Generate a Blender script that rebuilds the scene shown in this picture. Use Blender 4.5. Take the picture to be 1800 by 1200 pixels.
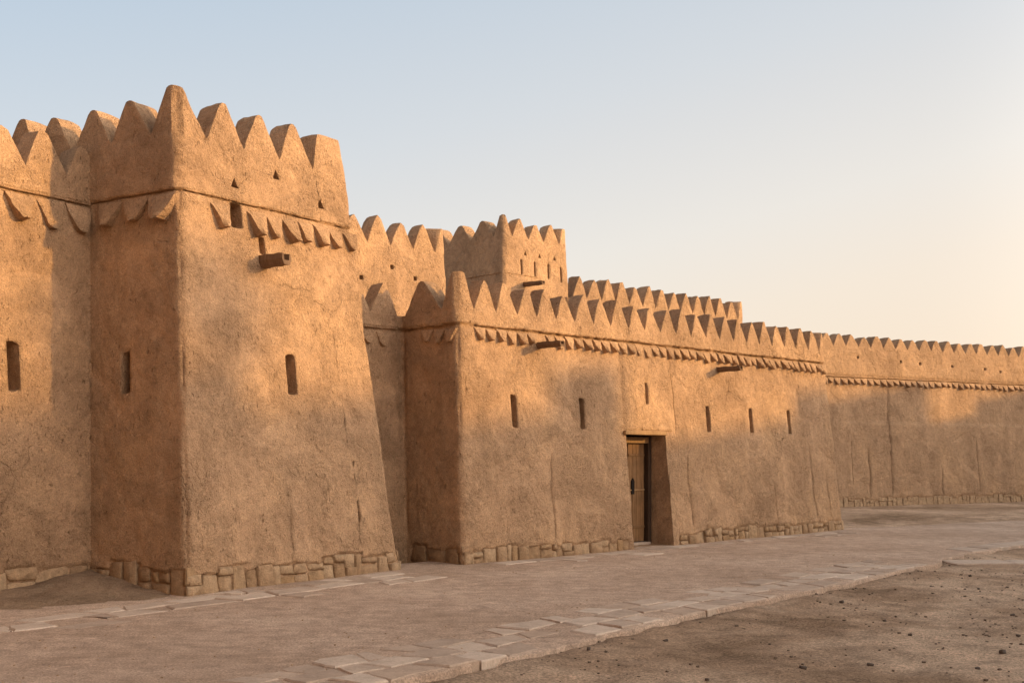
import bpy, bmesh, math, random
from mathutils import Vector, Matrix, noise

random.seed(7)
R = math.radians
for o in list(bpy.data.objects):
    bpy.data.objects.remove(o)
scene = bpy.context.scene
COL = scene.collection

# ------------------------------------------------------------------ camera
cam_data = bpy.data.cameras.new('camera')
cam = bpy.data.objects.new('camera', cam_data)
COL.objects.link(cam)
cam_data.sensor_width = 36.0
cam_data.lens = 36.0 * 2000.0 / 1800.0
cam_data.shift_y = 197.0 / 1800.0
cam_data.clip_end = 6000.0
cam.location = (0, 0, 1.65)
cam.rotation_euler = (R(90), 0, 0)
scene.camera = cam

# ------------------------------------------------------------------ sun and sky
SUN_AZ, SUN_EL = R(-10.0), R(12.0)          # azimuth measured from +X, counter-clockwise
SUN = Vector((math.cos(SUN_AZ) * math.cos(SUN_EL), math.sin(SUN_AZ) * math.cos(SUN_EL), math.sin(SUN_EL)))
sun_data = bpy.data.lights.new('sun', 'SUN')
sun_data.energy = 3.4
sun_data.angle = R(1.0)
sun_data.color = (1.0, 0.62, 0.23)
sun = bpy.data.objects.new('sun', sun_data)
COL.objects.link(sun)
sun.location = SUN * 60
sun.rotation_euler = SUN.to_track_quat('Z', 'Y').to_euler()

world = bpy.data.worlds.new('World')
scene.world = world
world.use_nodes = True
wn = world.node_tree
wn.nodes.clear()


def wnode(t, **k):
    n = wn.nodes.new(t)
    for a, b in k.items():
        setattr(n, a, b)
    return n


w_out = wnode('ShaderNodeOutputWorld')
w_bg = wnode('ShaderNodeBackground')
sky = wnode('ShaderNodeTexSky', sky_type='NISHITA', sun_disc=False)
sky.sun_elevation = SUN_EL
sky.sun_rotation = math.pi / 2 - SUN_AZ
sky.air_density = 1.0
sky.dust_density = 3.0
sky.ozone_density = 1.0
# evening dust haze: a pale veil over the whole sky, thicker and warmer towards the horizon and the sun
w_tc = wnode('ShaderNodeTexCoord')
w_sep = wnode('ShaderNodeSeparateXYZ')
wn.links.new(w_tc.outputs['Generated'], w_sep.inputs[0])
w_dot = wnode('ShaderNodeVectorMath', operation='DOT_PRODUCT')
wn.links.new(w_tc.outputs['Generated'], w_dot.inputs[0])
w_dot.inputs[1].default_value = (math.cos(SUN_AZ), math.sin(SUN_AZ), 0)
w_el = wnode('ShaderNodeMapRange', clamp=True)
wn.links.new(w_sep.outputs['Z'], w_el.inputs['Value'])
w_el.inputs['From Min'].default_value = 0.0
w_el.inputs['From Max'].default_value = 0.40
w_el.inputs['To Min'].default_value = 1.0
w_el.inputs['To Max'].default_value = 0.0
w_az = wnode('ShaderNodeMath', operation='MULTIPLY_ADD')
wn.links.new(w_dot.outputs['Value'], w_az.inputs[0])
w_az.inputs[1].default_value = 0.31
w_az.inputs[2].default_value = 0.145
w_sum = wnode('ShaderNodeMath', operation='MULTIPLY_ADD', use_clamp=True)
wn.links.new(w_el.outputs[0], w_sum.inputs[0])
w_sum.inputs[1].default_value = 0.57
wn.links.new(w_az.outputs[0], w_sum.inputs[2])
w_ramp = wnode('ShaderNodeValToRGB')
wn.links.new(w_sum.outputs[0], w_ramp.inputs[0])
els = w_ramp.color_ramp.elements
els[0].position = 0.0
els[0].color = (0.46, 0.53, 0.63, 1)
els[1].position = 1.0
els[1].color = (1.0, 0.70, 0.46, 1)
for pos_, c_ in ((0.05, (0.49, 0.575, 0.665)), (0.26, (0.655, 0.67, 0.685)), (0.31, (0.70, 0.69, 0.68)), (0.44, (0.815, 0.755, 0.685)), (0.55, (0.88, 0.75, 0.62))):
    e = els.new(pos_)
    e.color = (*c_, 1)
HAZE = 6.8
w_scale = wnode('ShaderNodeVectorMath', operation='SCALE')
wn.links.new(w_ramp.outputs['Color'], w_scale.inputs[0])
w_glow0 = wnode('ShaderNodeMath', operation='SUBTRACT')
wn.links.new(w_dot.outputs['Value'], w_glow0.inputs[0])
w_glow0.inputs[1].default_value = 0.15
w_glow = wnode('ShaderNodeMath', operation='MAXIMUM')           # the bright half of the sky lies round the low sun
wn.links.new(w_glow0.outputs[0], w_glow.inputs[0])
w_glow.inputs[1].default_value = 0.0
w_glow2 = wnode('ShaderNodeMath', operation='MULTIPLY')
wn.links.new(w_glow.outputs[0], w_glow2.inputs[0])
wn.links.new(w_glow.outputs[0], w_glow2.inputs[1])
w_glow3 = wnode('ShaderNodeMath', operation='MULTIPLY_ADD')
wn.links.new(w_glow2.outputs[0], w_glow3.inputs[0])
w_glow3.inputs[1].default_value = HAZE * 9.0
w_glow3.inputs[2].default_value = HAZE
w_zen = wnode('ShaderNodeMapRange', clamp=True)                 # the sky deepens towards the zenith
wn.links.new(w_sep.outputs['Z'], w_zen.inputs['Value'])
w_zen.inputs['From Min'].default_value = 0.38
w_zen.inputs['From Max'].default_value = 1.0
w_zen.inputs['To Min'].default_value = 1.0
w_zen.inputs['To Max'].default_value = 0.40
w_tot = wnode('ShaderNodeMath', operation='MULTIPLY')
wn.links.new(w_glow3.outputs[0], w_tot.inputs[0])
wn.links.new(w_zen.outputs[0], w_tot.inputs[1])
wn.links.new(w_tot.outputs[0], w_scale.inputs['Scale'])
w_mix = wnode('ShaderNodeMixRGB', blend_type='MIX')
w_mix.inputs['Fac'].default_value = 0.8
wn.links.new(sky.outputs['Color'], w_mix.inputs['Color1'])
wn.links.new(w_scale.outputs[0], w_mix.inputs['Color2'])
wn.links.new(w_mix.outputs[0], w_bg.inputs['Color'])
w_bg.inputs['Strength'].default_value = 0.14
wn.links.new(w_bg.outputs[0], w_out.inputs['Surface'])

scene.view_settings.view_transform = 'Standard'
scene.view_settings.look = 'None'
scene.view_settings.exposure = 0.35
scene.view_settings.gamma = 1.0
scene.view_settings.use_curve_mapping = False
scene.cycles.max_bounces = 6
scene.cycles.diffuse_bounces = 2


# ------------------------------------------------------------------ materials
class Nodes:
    def __init__(self, name):
        self.m = bpy.data.materials.new(name)
        self.m.use_nodes = True
        self.t = self.m.node_tree
        self.b = self.t.nodes['Principled BSDF']
        self.g = self.new('ShaderNodeNewGeometry')
        self.pos = self.g.outputs['Position']

    def new(self, typ, **k):
        n = self.t.nodes.new(typ)
        for a, b in k.items():
            setattr(n, a, b)
        return n

    def put(self, sock, v):
        if hasattr(v, 'is_output'):
            self.t.links.new(v, sock)
        elif v is not None:
            sock.default_value = v

    def mapping(self, scale, rot=(0, 0, 0), vec=None):
        n = self.new('ShaderNodeMapping')
        self.put(n.inputs['Vector'], vec or self.pos)
        n.inputs['Scale'].default_value = scale
        n.inputs['Rotation'].default_value = rot
        return n.outputs[0]

    def noise(self, scale, detail=4, rough=0.55, vec=None, dist=0.0):
        n = self.new('ShaderNodeTexNoise')
        self.put(n.inputs['Vector'], vec or self.pos)
        n.inputs['Scale'].default_value = scale
        n.inputs['Detail'].default_value = detail
        n.inputs['Roughness'].default_value = rough
        n.inputs['Distortion'].default_value = dist
        return n.outputs['Fac']

    def ramp(self, fac, stops):
        n = self.new('ShaderNodeValToRGB')
        self.put(n.inputs[0], fac)
        e = n.color_ramp.elements
        e[0].position, e[0].color = stops[0][0], self.c4(stops[0][1])
        e[1].position, e[1].color = stops[-1][0], self.c4(stops[-1][1])
        for p, c in stops[1:-1]:
            x = e.new(p)
            x.color = self.c4(c)
        return n.outputs[0]

    @staticmethod
    def c4(c):
        return (c, c, c, 1) if isinstance(c, (int, float)) else (c[0], c[1], c[2], 1)

    def math(self, op, a, b=None, c=None, clamp=False):
        n = self.new('ShaderNodeMath', operation=op, use_clamp=clamp)
        for i, v in enumerate((a, b, c)):
            if v is not None:
                self.put(n.inputs[i], v)
        return n.outputs[0]

    def mix(self, fac, a, b, mode='MIX'):
        n = self.new('ShaderNodeMixRGB', blend_type=mode)
        self.put(n.inputs[0], fac)
        for i, v in ((1, a), (2, b)):
            self.put(n.inputs[i], v if hasattr(v, 'is_output') else self.c4(v))
        return n.outputs[0]

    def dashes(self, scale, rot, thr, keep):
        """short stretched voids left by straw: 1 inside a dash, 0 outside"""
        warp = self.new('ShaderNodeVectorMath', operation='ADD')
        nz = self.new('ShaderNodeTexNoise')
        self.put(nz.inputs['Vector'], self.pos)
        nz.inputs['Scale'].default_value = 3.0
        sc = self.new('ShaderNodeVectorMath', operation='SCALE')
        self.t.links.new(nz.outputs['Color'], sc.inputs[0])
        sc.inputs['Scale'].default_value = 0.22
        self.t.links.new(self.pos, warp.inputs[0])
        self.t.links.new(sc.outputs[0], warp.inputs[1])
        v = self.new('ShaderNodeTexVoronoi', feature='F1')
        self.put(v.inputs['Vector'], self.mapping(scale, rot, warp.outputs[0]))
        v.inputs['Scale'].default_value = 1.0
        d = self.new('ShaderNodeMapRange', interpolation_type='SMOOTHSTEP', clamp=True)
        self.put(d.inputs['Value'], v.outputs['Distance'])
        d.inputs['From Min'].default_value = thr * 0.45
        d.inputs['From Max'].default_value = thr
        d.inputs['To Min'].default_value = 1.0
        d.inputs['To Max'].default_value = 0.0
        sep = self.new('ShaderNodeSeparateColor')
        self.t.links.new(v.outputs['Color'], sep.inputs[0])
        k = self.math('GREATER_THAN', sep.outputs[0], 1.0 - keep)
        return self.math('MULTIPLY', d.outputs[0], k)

    def bump(self, height, strength=1.0, dist=0.02, normal=None):
        n = self.new('ShaderNodeBump')
        n.inputs['Strength'].default_value = strength
        n.inputs['Distance'].default_value = dist
        self.put(n.inputs['Height'], height)
        if normal is not None:
            self.put(n.inputs['Normal'], normal)
        return n.outputs[0]

    def done(self, color, rough=0.95, normal=None, spec=0.15):
        self.put(self.b.inputs['Base Color'], color if hasattr(color, 'is_output') else self.c4(color))
        self.put(self.b.inputs['Roughness'], rough)
        self.b.inputs['Specular IOR Level'].default_value = spec
        if normal is not None:
            self.put(self.b.inputs['Normal'], normal)
        return self.m


def mud_material(name, base, pits=1.0, grain=1.0):
    m = Nodes(name)
    lo = (base[0] * 0.80, base[1] * 0.79, base[2] * 0.79)
    hi = (base[0] * 1.13, base[1] * 1.12, base[2] * 1.08)
    big = m.noise(0.75, 5, 0.6)
    col = m.ramp(big, [(0.32, lo), (0.5, base), (0.68, hi)])
    # rain wash: long vertical streaks
    streak = m.noise(1.0, 4, 0.6, m.mapping((2.6, 2.6, 0.22)), 0.4)
    col = m.mix(m.ramp(streak, [(0.52, 0.0), (0.72, 0.32)]), col, tuple(c * 0.70 for c in base))
    streak2 = m.noise(1.0, 3, 0.5, m.mapping((1.7, 1.7, 0.16), (0, 0, 1.3)), 0.3)
    col = m.mix(m.ramp(streak2, [(0.56, 0.0), (0.74, 0.5)]), col, (base[0] * 1.25, base[1] * 1.26, base[2] * 1.3))
    patch = m.noise(1.4, 3, 0.5, None, 0.8)
    mid = m.noise(9.0, 6, 0.7)
    col = m.mix(0.42, col, m.ramp(mid, [(0.34, 0.58), (0.50, 1.0), (0.68, 1.32)]), 'MULTIPLY')
    fine = m.noise(62.0, 4, 0.75)
    col = m.mix(0.52 * grain, col, m.ramp(fine, [(0.36, 0.50), (0.5, 1.0), (0.64, 1.42)]), 'MULTIPLY')
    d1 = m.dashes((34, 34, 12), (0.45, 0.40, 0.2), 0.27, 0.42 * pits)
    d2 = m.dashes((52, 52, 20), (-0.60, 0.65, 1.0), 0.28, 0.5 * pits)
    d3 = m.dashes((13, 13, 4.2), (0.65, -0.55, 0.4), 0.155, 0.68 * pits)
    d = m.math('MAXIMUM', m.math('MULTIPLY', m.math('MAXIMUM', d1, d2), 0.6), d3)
    # hairline shrinkage cracks, in patches
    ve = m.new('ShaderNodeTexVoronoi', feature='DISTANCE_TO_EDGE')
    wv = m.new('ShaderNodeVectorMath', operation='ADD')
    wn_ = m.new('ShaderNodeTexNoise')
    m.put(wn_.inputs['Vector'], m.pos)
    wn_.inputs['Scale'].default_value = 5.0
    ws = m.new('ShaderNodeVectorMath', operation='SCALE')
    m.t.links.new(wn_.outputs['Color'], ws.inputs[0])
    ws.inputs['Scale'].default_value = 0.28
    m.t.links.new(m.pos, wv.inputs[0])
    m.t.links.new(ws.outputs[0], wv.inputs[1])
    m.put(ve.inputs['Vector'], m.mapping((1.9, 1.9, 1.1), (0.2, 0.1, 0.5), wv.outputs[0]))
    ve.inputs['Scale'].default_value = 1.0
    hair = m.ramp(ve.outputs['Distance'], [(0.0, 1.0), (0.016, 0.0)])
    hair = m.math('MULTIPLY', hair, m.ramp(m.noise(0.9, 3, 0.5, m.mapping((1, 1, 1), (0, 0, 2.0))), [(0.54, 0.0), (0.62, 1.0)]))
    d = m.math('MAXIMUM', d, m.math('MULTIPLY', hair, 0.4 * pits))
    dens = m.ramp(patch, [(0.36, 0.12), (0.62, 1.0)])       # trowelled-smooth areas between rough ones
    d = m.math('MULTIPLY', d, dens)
    col = m.mix(m.math('MULTIPLY', d, 0.60), col, (base[0] * 0.42, base[1] * 0.38, base[2] * 0.36))   # shade inside the voids painted into the colour; cracks darkened too
    rough_ = m.math('MULTIPLY_ADD', dens, 0.7, 0.45)
    h = m.math('ADD', m.math('MULTIPLY', mid, 1.0), m.math('MULTIPLY', fine, 0.42))
    h = m.math('ADD', h, m.math('MULTIPLY', m.noise(23.0, 5, 0.68), 0.85))
    h = m.math('MULTIPLY', h, rough_)
    h = m.math('SUBTRACT', h, m.math('MULTIPLY', d, 1.25))
    nrm = m.bump(h, 1.0, 0.052)
    return m.done(col, 0.97, nrm, 0.08)


MUD = (0.485, 0.302, 0.178)
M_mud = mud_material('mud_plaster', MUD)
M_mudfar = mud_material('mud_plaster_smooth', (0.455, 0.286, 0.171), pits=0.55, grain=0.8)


def stone_material():
    m = Nodes('rubble_stone')
    oi = m.new('ShaderNodeObjectInfo')
    col = m.ramp(oi.outputs['Random'], [(0.0, (0.38, 0.235, 0.13)), (0.35, (0.47, 0.30, 0.175)), (0.7, (0.53, 0.355, 0.215)), (1.0, (0.41, 0.245, 0.125))])
    n = m.noise(11, 6, 0.65)
    col = m.mix(0.75, col, m.ramp(n, [(0.25, 0.5), (0.55, 1.0), (0.8, 1.3)]), 'MULTIPLY')
    f = m.noise(60, 4, 0.7)
    col = m.mix(0.5, col, m.ramp(f, [(0.3, 0.65), (0.7, 1.2)]), 'MULTIPLY')
    nrm = m.bump(m.math('ADD', n, m.math('MULTIPLY', f, 0.5)), 1.0, 0.05)
    return m.done(col, 0.95, nrm, 0.1)


def slab_material():
    m = Nodes('flagstone')
    oi = m.new('ShaderNodeObjectInfo')
    col = m.ramp(oi.outputs['Random'], [(0.0, (0.40, 0.29, 0.215)), (0.4, (0.50, 0.375, 0.285)), (0.75, (0.58, 0.45, 0.35)), (1.0, (0.43, 0.305, 0.22))])
    n = m.noise(5, 6, 0.65)
    col = m.mix(0.7, col, m.ramp(n, [(0.25, 0.62), (0.55, 1.0), (0.8, 1.18)]), 'MULTIPLY')
    f = m.noise(45, 5, 0.75)
    col = m.mix(0.7, col, m.ramp(f, [(0.3, 0.7), (0.7, 1.2)]), 'MULTIPLY')
    nrm = m.bump(m.math('ADD', m.math('MULTIPLY', n, 0.6), m.math('MULTIPLY', f, 0.3)), 0.9, 0.02)
    return m.done(col, 0.9, nrm, 0.15)


def road_material():
    m = Nodes('compacted_earth')
    big = m.noise(0.5, 6, 0.62)
    col = m.ramp(big, [(0.28, (0.38, 0.260, 0.182)), (0.5, (0.48, 0.338, 0.246)), (0.72, (0.565, 0.41, 0.305))])
    drag = m.noise(1.0, 5, 0.65, m.mapping((2.2, 9.0, 1.0), (0, 0, R(-52))))
    col = m.mix(0.5, col, m.ramp(drag, [(0.3, 0.72), (0.55, 1.0), (0.75, 1.18)]), 'MULTIPLY')
    blot = m.noise(4.5, 6, 0.7)
    col = m.mix(0.55, col, m.ramp(blot, [(0.36, 0.64), (0.5, 1.0), (0.66, 1.3)]), 'MULTIPLY')
    f = m.noise(48, 6, 0.8)
    col = m.mix(0.8, col, m.ramp(f, [(0.36, 0.42), (0.5, 1.0), (0.64, 1.55)]), 'MULTIPLY')
    h = m.math('ADD', m.math('MULTIPLY', drag, 0.7), m.math('MULTIPLY', f, 0.6))
    h = m.math('ADD', h, m.math('MULTIPLY', blot, 0.8))
    return m.done(col, 0.95, m.bump(h, 0.9, 0.03), 0.1)


def soil_material():
    m = Nodes('desert_soil')
    big = m.noise(0.33, 6, 0.62, None, 0.6)
    col = m.ramp(big, [(0.34, (0.25, 0.160, 0.098)), (0.47, (0.43, 0.288, 0.190)), (0.60, (0.58, 0.41, 0.285))])
    mid = m.noise(3.2, 6, 0.7)
    col = m.mix(0.6, col, m.ramp(mid, [(0.36, 0.55), (0.5, 1.0), (0.66, 1.4)]), 'MULTIPLY')
    f = m.noise(40, 6, 0.8)
    col = m.mix(0.85, col, m.ramp(f, [(0.36, 0.38), (0.5, 1.0), (0.64, 1.6)]), 'MULTIPLY')
    h = m.math('ADD', m.math('MULTIPLY', mid, 1.3), m.math('MULTIPLY', f, 0.8))
    return m.done(col, 0.97, m.bump(h, 1.0, 0.05), 0.06)


def wood_material(name, a, b, rough=0.75):
    m = Nodes(name)
    g = m.noise(1.0, 5, 0.6, m.mapping((38, 38, 1.6)), 0.6)
    oi = m.new('ShaderNodeObjectInfo')
    col = m.ramp(g, [(0.28, a), (0.72, b)])
    col = m.mix(0.5, col, m.ramp(oi.outputs['Random'], [(0, 0.65), (1, 1.2)]), 'MULTIPLY')
    w = m.noise(5, 4, 0.6)
    col = m.mix(0.45, col, m.ramp(w, [(0.3, 0.55), (0.7, 1.2)]), 'MULTIPLY')
    return m.done(col, rough, m.bump(g, 0.8, 0.006), 0.25)


def plain_material(name, c, rough=0.8, metal=0.0):
    m = Nodes(name)
    n = m.noise(25, 4, 0.6)
    col = m.mix(0.5, c, m.ramp(n, [(0.3, 0.6), (0.7, 1.3)]), 'MULTIPLY')
    m.b.inputs['Metallic'].default_value = metal
    return m.done(col, rough, m.bump(n, 0.5, 0.01), 0.2)


M_stone = stone_material()
M_slab = slab_material()
M_road = road_material()
M_soil = soil_material()
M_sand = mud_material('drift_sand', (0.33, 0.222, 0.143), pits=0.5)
M_door = wood_material('door_wood', (0.15, 0.076, 0.033), (0.31, 0.165, 0.072))
M_lintel = wood_material('pale_beam_wood', (0.30, 0.17, 0.075), (0.48, 0.29, 0.14))
M_frame = wood_material('dark_frame_wood', (0.035, 0.02, 0.012), (0.09, 0.05, 0.028))
M_spout = wood_material('weathered_spout_wood', (0.13, 0.075, 0.042), (0.24, 0.145, 0.085), 0.9)
M_iron = plain_material('black_iron', (0.02, 0.017, 0.015), 0.6, 0.6)
M_rock = plain_material('dark_pebble', (0.11, 0.082, 0.065), 0.9)
M_gravel = plain_material('brown_gravel', (0.16, 0.112, 0.08), 0.95)
M_leaf = plain_material('tree_leaf', (0.07, 0.09, 0.03), 0.8)
M_bark = plain_material('tree_bark', (0.14, 0.09, 0.06), 0.9)


# ------------------------------------------------------------------ helpers
def tag(o, label=None, category=None, group=None, kind=None):
    for k, v in (('label', label), ('category', category), ('group', group), ('kind', kind)):
        if v:
            o[k] = v
    return o


def empty(name, loc, label, category, group=None):
    o = bpy.data.objects.new(name, None)
    o.empty_display_size = 0.3
    o.location = loc
    COL.objects.link(o)
    return tag(o, label, category, group)


def mesh_obj(name, verts, faces, mat, parent=None, smooth=True, origin=None):
    """verts are in world space; the object is placed relative to its parent (or at origin)"""
    off = Vector((0, 0, 0))
    p = parent
    while p is not None:
        off += p.location
        p = p.parent
    base = Vector(origin) if origin is not None else off
    me = bpy.data.meshes.new(name)
    me.from_pydata([tuple(Vector(v) - base) for v in verts], [], faces)
    me.materials.append(mat)
    if smooth:
        me.polygons.foreach_set('use_smooth', [True] * len(me.polygons))
    me.update()
    o = bpy.data.objects.new(name, me)
    o.location = base - off
    if parent:
        o.parent = parent
    COL.objects.link(o)
    return o


def fix_normals(o):
    bm = bmesh.new()
    bm.from_mesh(o.data)
    bmesh.ops.remove_doubles(bm, verts=bm.verts, dist=1e-5)
    bmesh.ops.recalc_face_normals(bm, faces=bm.faces)
    bm.to_mesh(o.data)
    bm.free()
    return o


def fbm(p, s, o=3):
    return noise.fractal(Vector(p) * s, 1.0, 2.0, o)


def lumps(p):
    """surface unevenness of hand-laid plaster (metres)"""
    return 0.018 * fbm(p, 0.7, 2) + 0.012 * fbm(p, 2.6, 2) + 0.010 * fbm(p, 7.0, 3)


def v2(p):
    return Vector((p[0], p[1]))


def smooth01(x):
    x = min(1.0, max(0.0, x))
    return x * x * (3 - 2 * x)


# ------------------------------------------------------------------ mud building block
class Block:
    """Battered mud building on a closed counter-clockwise plan. Edges carry columns of vertices, merlons stand on
    the top row, openings are cut from the grid."""

    def __init__(self, name, label, category, plan, batter, valley, string=None, radius=0.12, step=0.06,
                 visible=(0,), mat=None, rough=1.0, base_z=-0.25, group=None):
        self.C = [v2(p) for p in plan]
        self.N = len(plan)
        self.k = batter
        self.zv = valley
        self.zs = string
        self.r = radius
        self.step = step
        self.vis = visible
        self.mat = mat or M_mud
        self.rough = rough
        self.z0 = base_z
        self.d, self.n = [], []
        for i in range(self.N):
            d = (self.C[(i + 1) % self.N] - self.C[i]).normalized()
            self.d.append(d)
            self.n.append(Vector((d.y, -d.x)))
        self.m = []
        for i in range(self.N):
            a, b = self.n[i - 1], self.n[i]
            det = a.x * b.y - a.y * b.x
            ka, kb = -self.k[i - 1], -self.k[i]
            self.m.append(Vector(((ka * b.y - a.y * kb) / det, (a.x * kb - ka * b.x) / det)))
        c = sum((Vector(p) for p in self.C), Vector((0, 0))) / self.N
        self.root = empty(name, (c.x, c.y, 0), label, category, group)
        self.anch = {i: [] for i in range(self.N)}      # fractions that must be columns
        self.rows_anchor = []
        self.openings = []
        self.merl = {i: None for i in range(self.N)}
        self.cracks = []
        self.relief = []          # (edge, f0, f1, z0, z1, out)
        self.gaps = 0.0
        self.bare, self.feet = [], []       # stretches of bare footing, stones to lay
        self.corner_m = {}

    # geometry of the plan at a level
    def corner(self, i, z):
        i %= self.N
        return self.C[i] + self.m[i] * z

    def span(self, i, z):
        return self.corner(i, z) + self.d[i] * self.r, self.corner(i + 1, z) - self.d[i] * self.r

    def frac(self, i, t, z):
        """t = metres along the edge from its base corner, at height z -> fraction of the edge column range"""
        a, b = self.span(i, z)
        ta, tb = (a - self.C[i]).dot(self.d[i]), (b - self.C[i]).dot(self.d[i])
        return (t - ta) / (tb - ta)

    def at(self, i, f, z):
        a, b = self.span(i, z)
        p = a.lerp(b, f)
        return Vector((p.x, p.y, z))

    def col_pos(self, c, z):
        if c[0] == 'e':
            p = self.at(c[1], c[2], z)
            n = self.n[c[1]]
        else:
            i, q = c[1], c[2]
            k = self.corner(i, z)
            p0, p2 = k - self.d[i - 1] * self.r, k + self.d[i] * self.r
            p = p0 * (1 - q) ** 2 + k * 2 * q * (1 - q) + p2 * q * q
            n = self.n[i - 1].lerp(self.n[i], q).normalized()
            p = Vector((p.x, p.y, z))
        return p, Vector((n.x, n.y, 0))

    def opening(self, i, t, w, z0, z1, depth=0.45, shape='slot', name='arrow_slit', close=True):
        zm = (z0 + z1) / 2
        fa, fb = self.frac(i, t - w / 2, zm), self.frac(i, t + w / 2, zm)
        self.anch[i] += [fa, (fa + fb) / 2, fb]
        self.rows_anchor += [z0, z1] if z1 - z0 > 0.25 else [z0, zm, z1]
        self.openings.append(dict(i=i, fa=fa, fb=fb, z0=z0, z1=z1, depth=depth, shape=shape, name=name, close=close))

    def crack(self, i, t, z0, z1, w=0.012, depth=0.05, wob=0.05):
        f = self.frac(i, t, (z0 + z1) / 2)
        L = (self.span(i, 1)[1] - self.span(i, 1)[0]).length
        trip = [f - w / L, f, f + w / L]
        self.anch[i] += trip
        self.cracks.append((i, trip, z0, z1, depth, wob, len(self.cracks) * 7.3 + i))

    def merlons(self, i, bounds):
        """bounds: metres along the edge at valley level, measured from its start corner at that level"""
        self.merl[i] = bounds

    def build(self, H=0.44, th=0.32, top=0.22, corner_gain=1.12, parapet=0.55):
        zv = self.zv
        # merlon bounds -> fractions
        mb = {}
        for i in range(self.N):
            if self.merl[i]:
                ta = (self.corner(i, zv) - self.C[i]).dot(self.d[i])
                mb[i] = [self.frac(i, ta + b, zv) for b in self.merl[i]]
                self.anch[i] += mb[i]
        # columns, corner by corner
        cols, where = [], {}
        for i in range(self.N):
            fine = i in self.vis or (i - 1) % self.N in self.vis
            for q in ((0, .17, .34, .5, .66, .83, 1) if fine else (0, .5, 1)):
                cols.append(('a', i, q))
            L = (self.span(i, zv)[1] - self.span(i, zv)[0]).length
            n = max(2, int(L / (self.step if i in self.vis else 0.35)))
            an = sorted(set(round(a, 6) for a in self.anch[i] if 0.0 <= a <= 1.0))
            gap = 0.45 / n
            fr = [f / n for f in range(1, n) if all(abs(f / n - a) > gap for a in an)]
            for f in sorted(fr + [a for a in an if 1e-4 < a < 1 - 1e-4]):
                where[(i, round(f, 6))] = len(cols)
                cols.append(('e', i, f))
        self.cols = cols
        nc = len(cols)
        # rows
        an = sorted(set(round(z, 4) for z in self.rows_anchor + ([self.zs - 0.012, self.zs + 0.012] if self.zs else []) + [zv, self.z0]))
        reg, z = [], self.z0
        while z < zv:
            reg.append(z)
            z += self.step * (0.55 if z < 0.6 else 1.0)
        rows = sorted([z for z in reg if all(abs(z - a) > self.step * 0.4 for a in an)] + an)
        self.rows = rows
        nr = len(rows)
        V = []
        self.ulen = []
        for ci, c in enumerate(cols):
            i = c[1]
            for z in rows:
                p, n = self.col_pos(c, z)
                p = p + n * self.offset(c, p, z)
                if c[0] == 'e':
                    for (ei, trip, za, zb, dep, wob, seed) in self.cracks:
                        if ei == i and trip[0] - 1e-5 <= c[2] <= trip[2] + 1e-5:
                            d3 = Vector((self.d[i].x, self.d[i].y, 0))
                            lat = wob * (noise.noise((seed, 0, z * 1.3)) + 0.4 * noise.noise((seed, 5, z * 5)))
                            p = p + d3 * lat
                            if abs(c[2] - trip[1]) < 1e-5:
                                a = smooth01((z - za) / 0.2) * smooth01((zb - z) / 0.3)
                                p = p - n * dep * a
                V.append(p)
        # cells inside openings
        cut = set()
        loops = []
        for op in self.openings:
            cs = [ci for ci, c in enumerate(cols) if c[0] == 'e' and c[1] == op['i'] and op['fa'] - 1e-5 <= c[2] <= op['fb'] + 1e-5]
            rs = [ri for ri, z in enumerate(rows) if op['z0'] - 1e-4 <= z <= op['z1'] + 1e-4]
            for a in cs[:-1]:
                for b in rs[:-1]:
                    cut.add((a, b))
            loop = [(a, rs[0]) for a in cs] + [(cs[-1], b) for b in rs[1:]] + [(a, rs[-1]) for a in cs[-2::-1]] + [(cs[0], b) for b in rs[-2:0:-1]]
            loops.append((op, loop))
        F = []
        for ci in range(nc):
            cj = (ci + 1) % nc
            for ri in range(nr - 1):
                if (ci, ri) in cut:
                    continue
                F.append((ci * nr + ri, cj * nr + ri, cj * nr + ri + 1, ci * nr + ri + 1))
        extra = []
        for op, loop in loops:
            ids = [a * nr + b for a, b in loop]
            P = [V[k].copy() for k in ids]
            n = Vector((self.n[op['i']].x, self.n[op['i']].y, 0))
            d = Vector((self.d[op['i']].x, self.d[op['i']].y, 0))
            cen = sum(P, Vector()) / len(P)
            ring1 = []
            for p in P:
                q = p - cen
                u, w = q.dot(d), q.z
                hu = max(abs((x - cen).dot(d)) for x in P)
                hw = max(abs(x.z - cen.z) for x in P)
                if op['shape'] == 'tri':
                    x, y = u / hu, w / hw
                    s = 0.92 / max(-y if -y > 0 else 1e-6, (abs(x) * 2 + y) / 1.0 if (abs(x) * 2 + y) > 0 else 1e-6, 1e-6)
                    s = min(s, 1.0)
                elif op['shape'] == 'door':
                    s = 1.0
                else:
                    x, y = abs(u / hu), abs(w / hw)
                    s = 0.95 / ((x ** 9 + y ** 9) ** 0.1111 + 1e-6) if max(x, y) > 0 else 1
                    s = min(1.0, s) * (1 - 0.03 * abs(noise.noise(p * 14)))
                ring1.append(cen + q * s - n * 0.012 if op['shape'] != 'door' else p.copy())
            base = len(V)
            if op['shape'] != 'door':
                V.extend(ring1)
                for k in range(len(ids)):
                    k2 = (k + 1) % len(ids)
                    F.append((ids[k], ids[k2], base + k2, base + k))
            extra.append((op, ring1, n, d, cen))
        self.wall = mesh_obj('wall', V, F, self.mat, self.root)
        for ft in self.feet:
            self.lay_footing(*ft)
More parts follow.
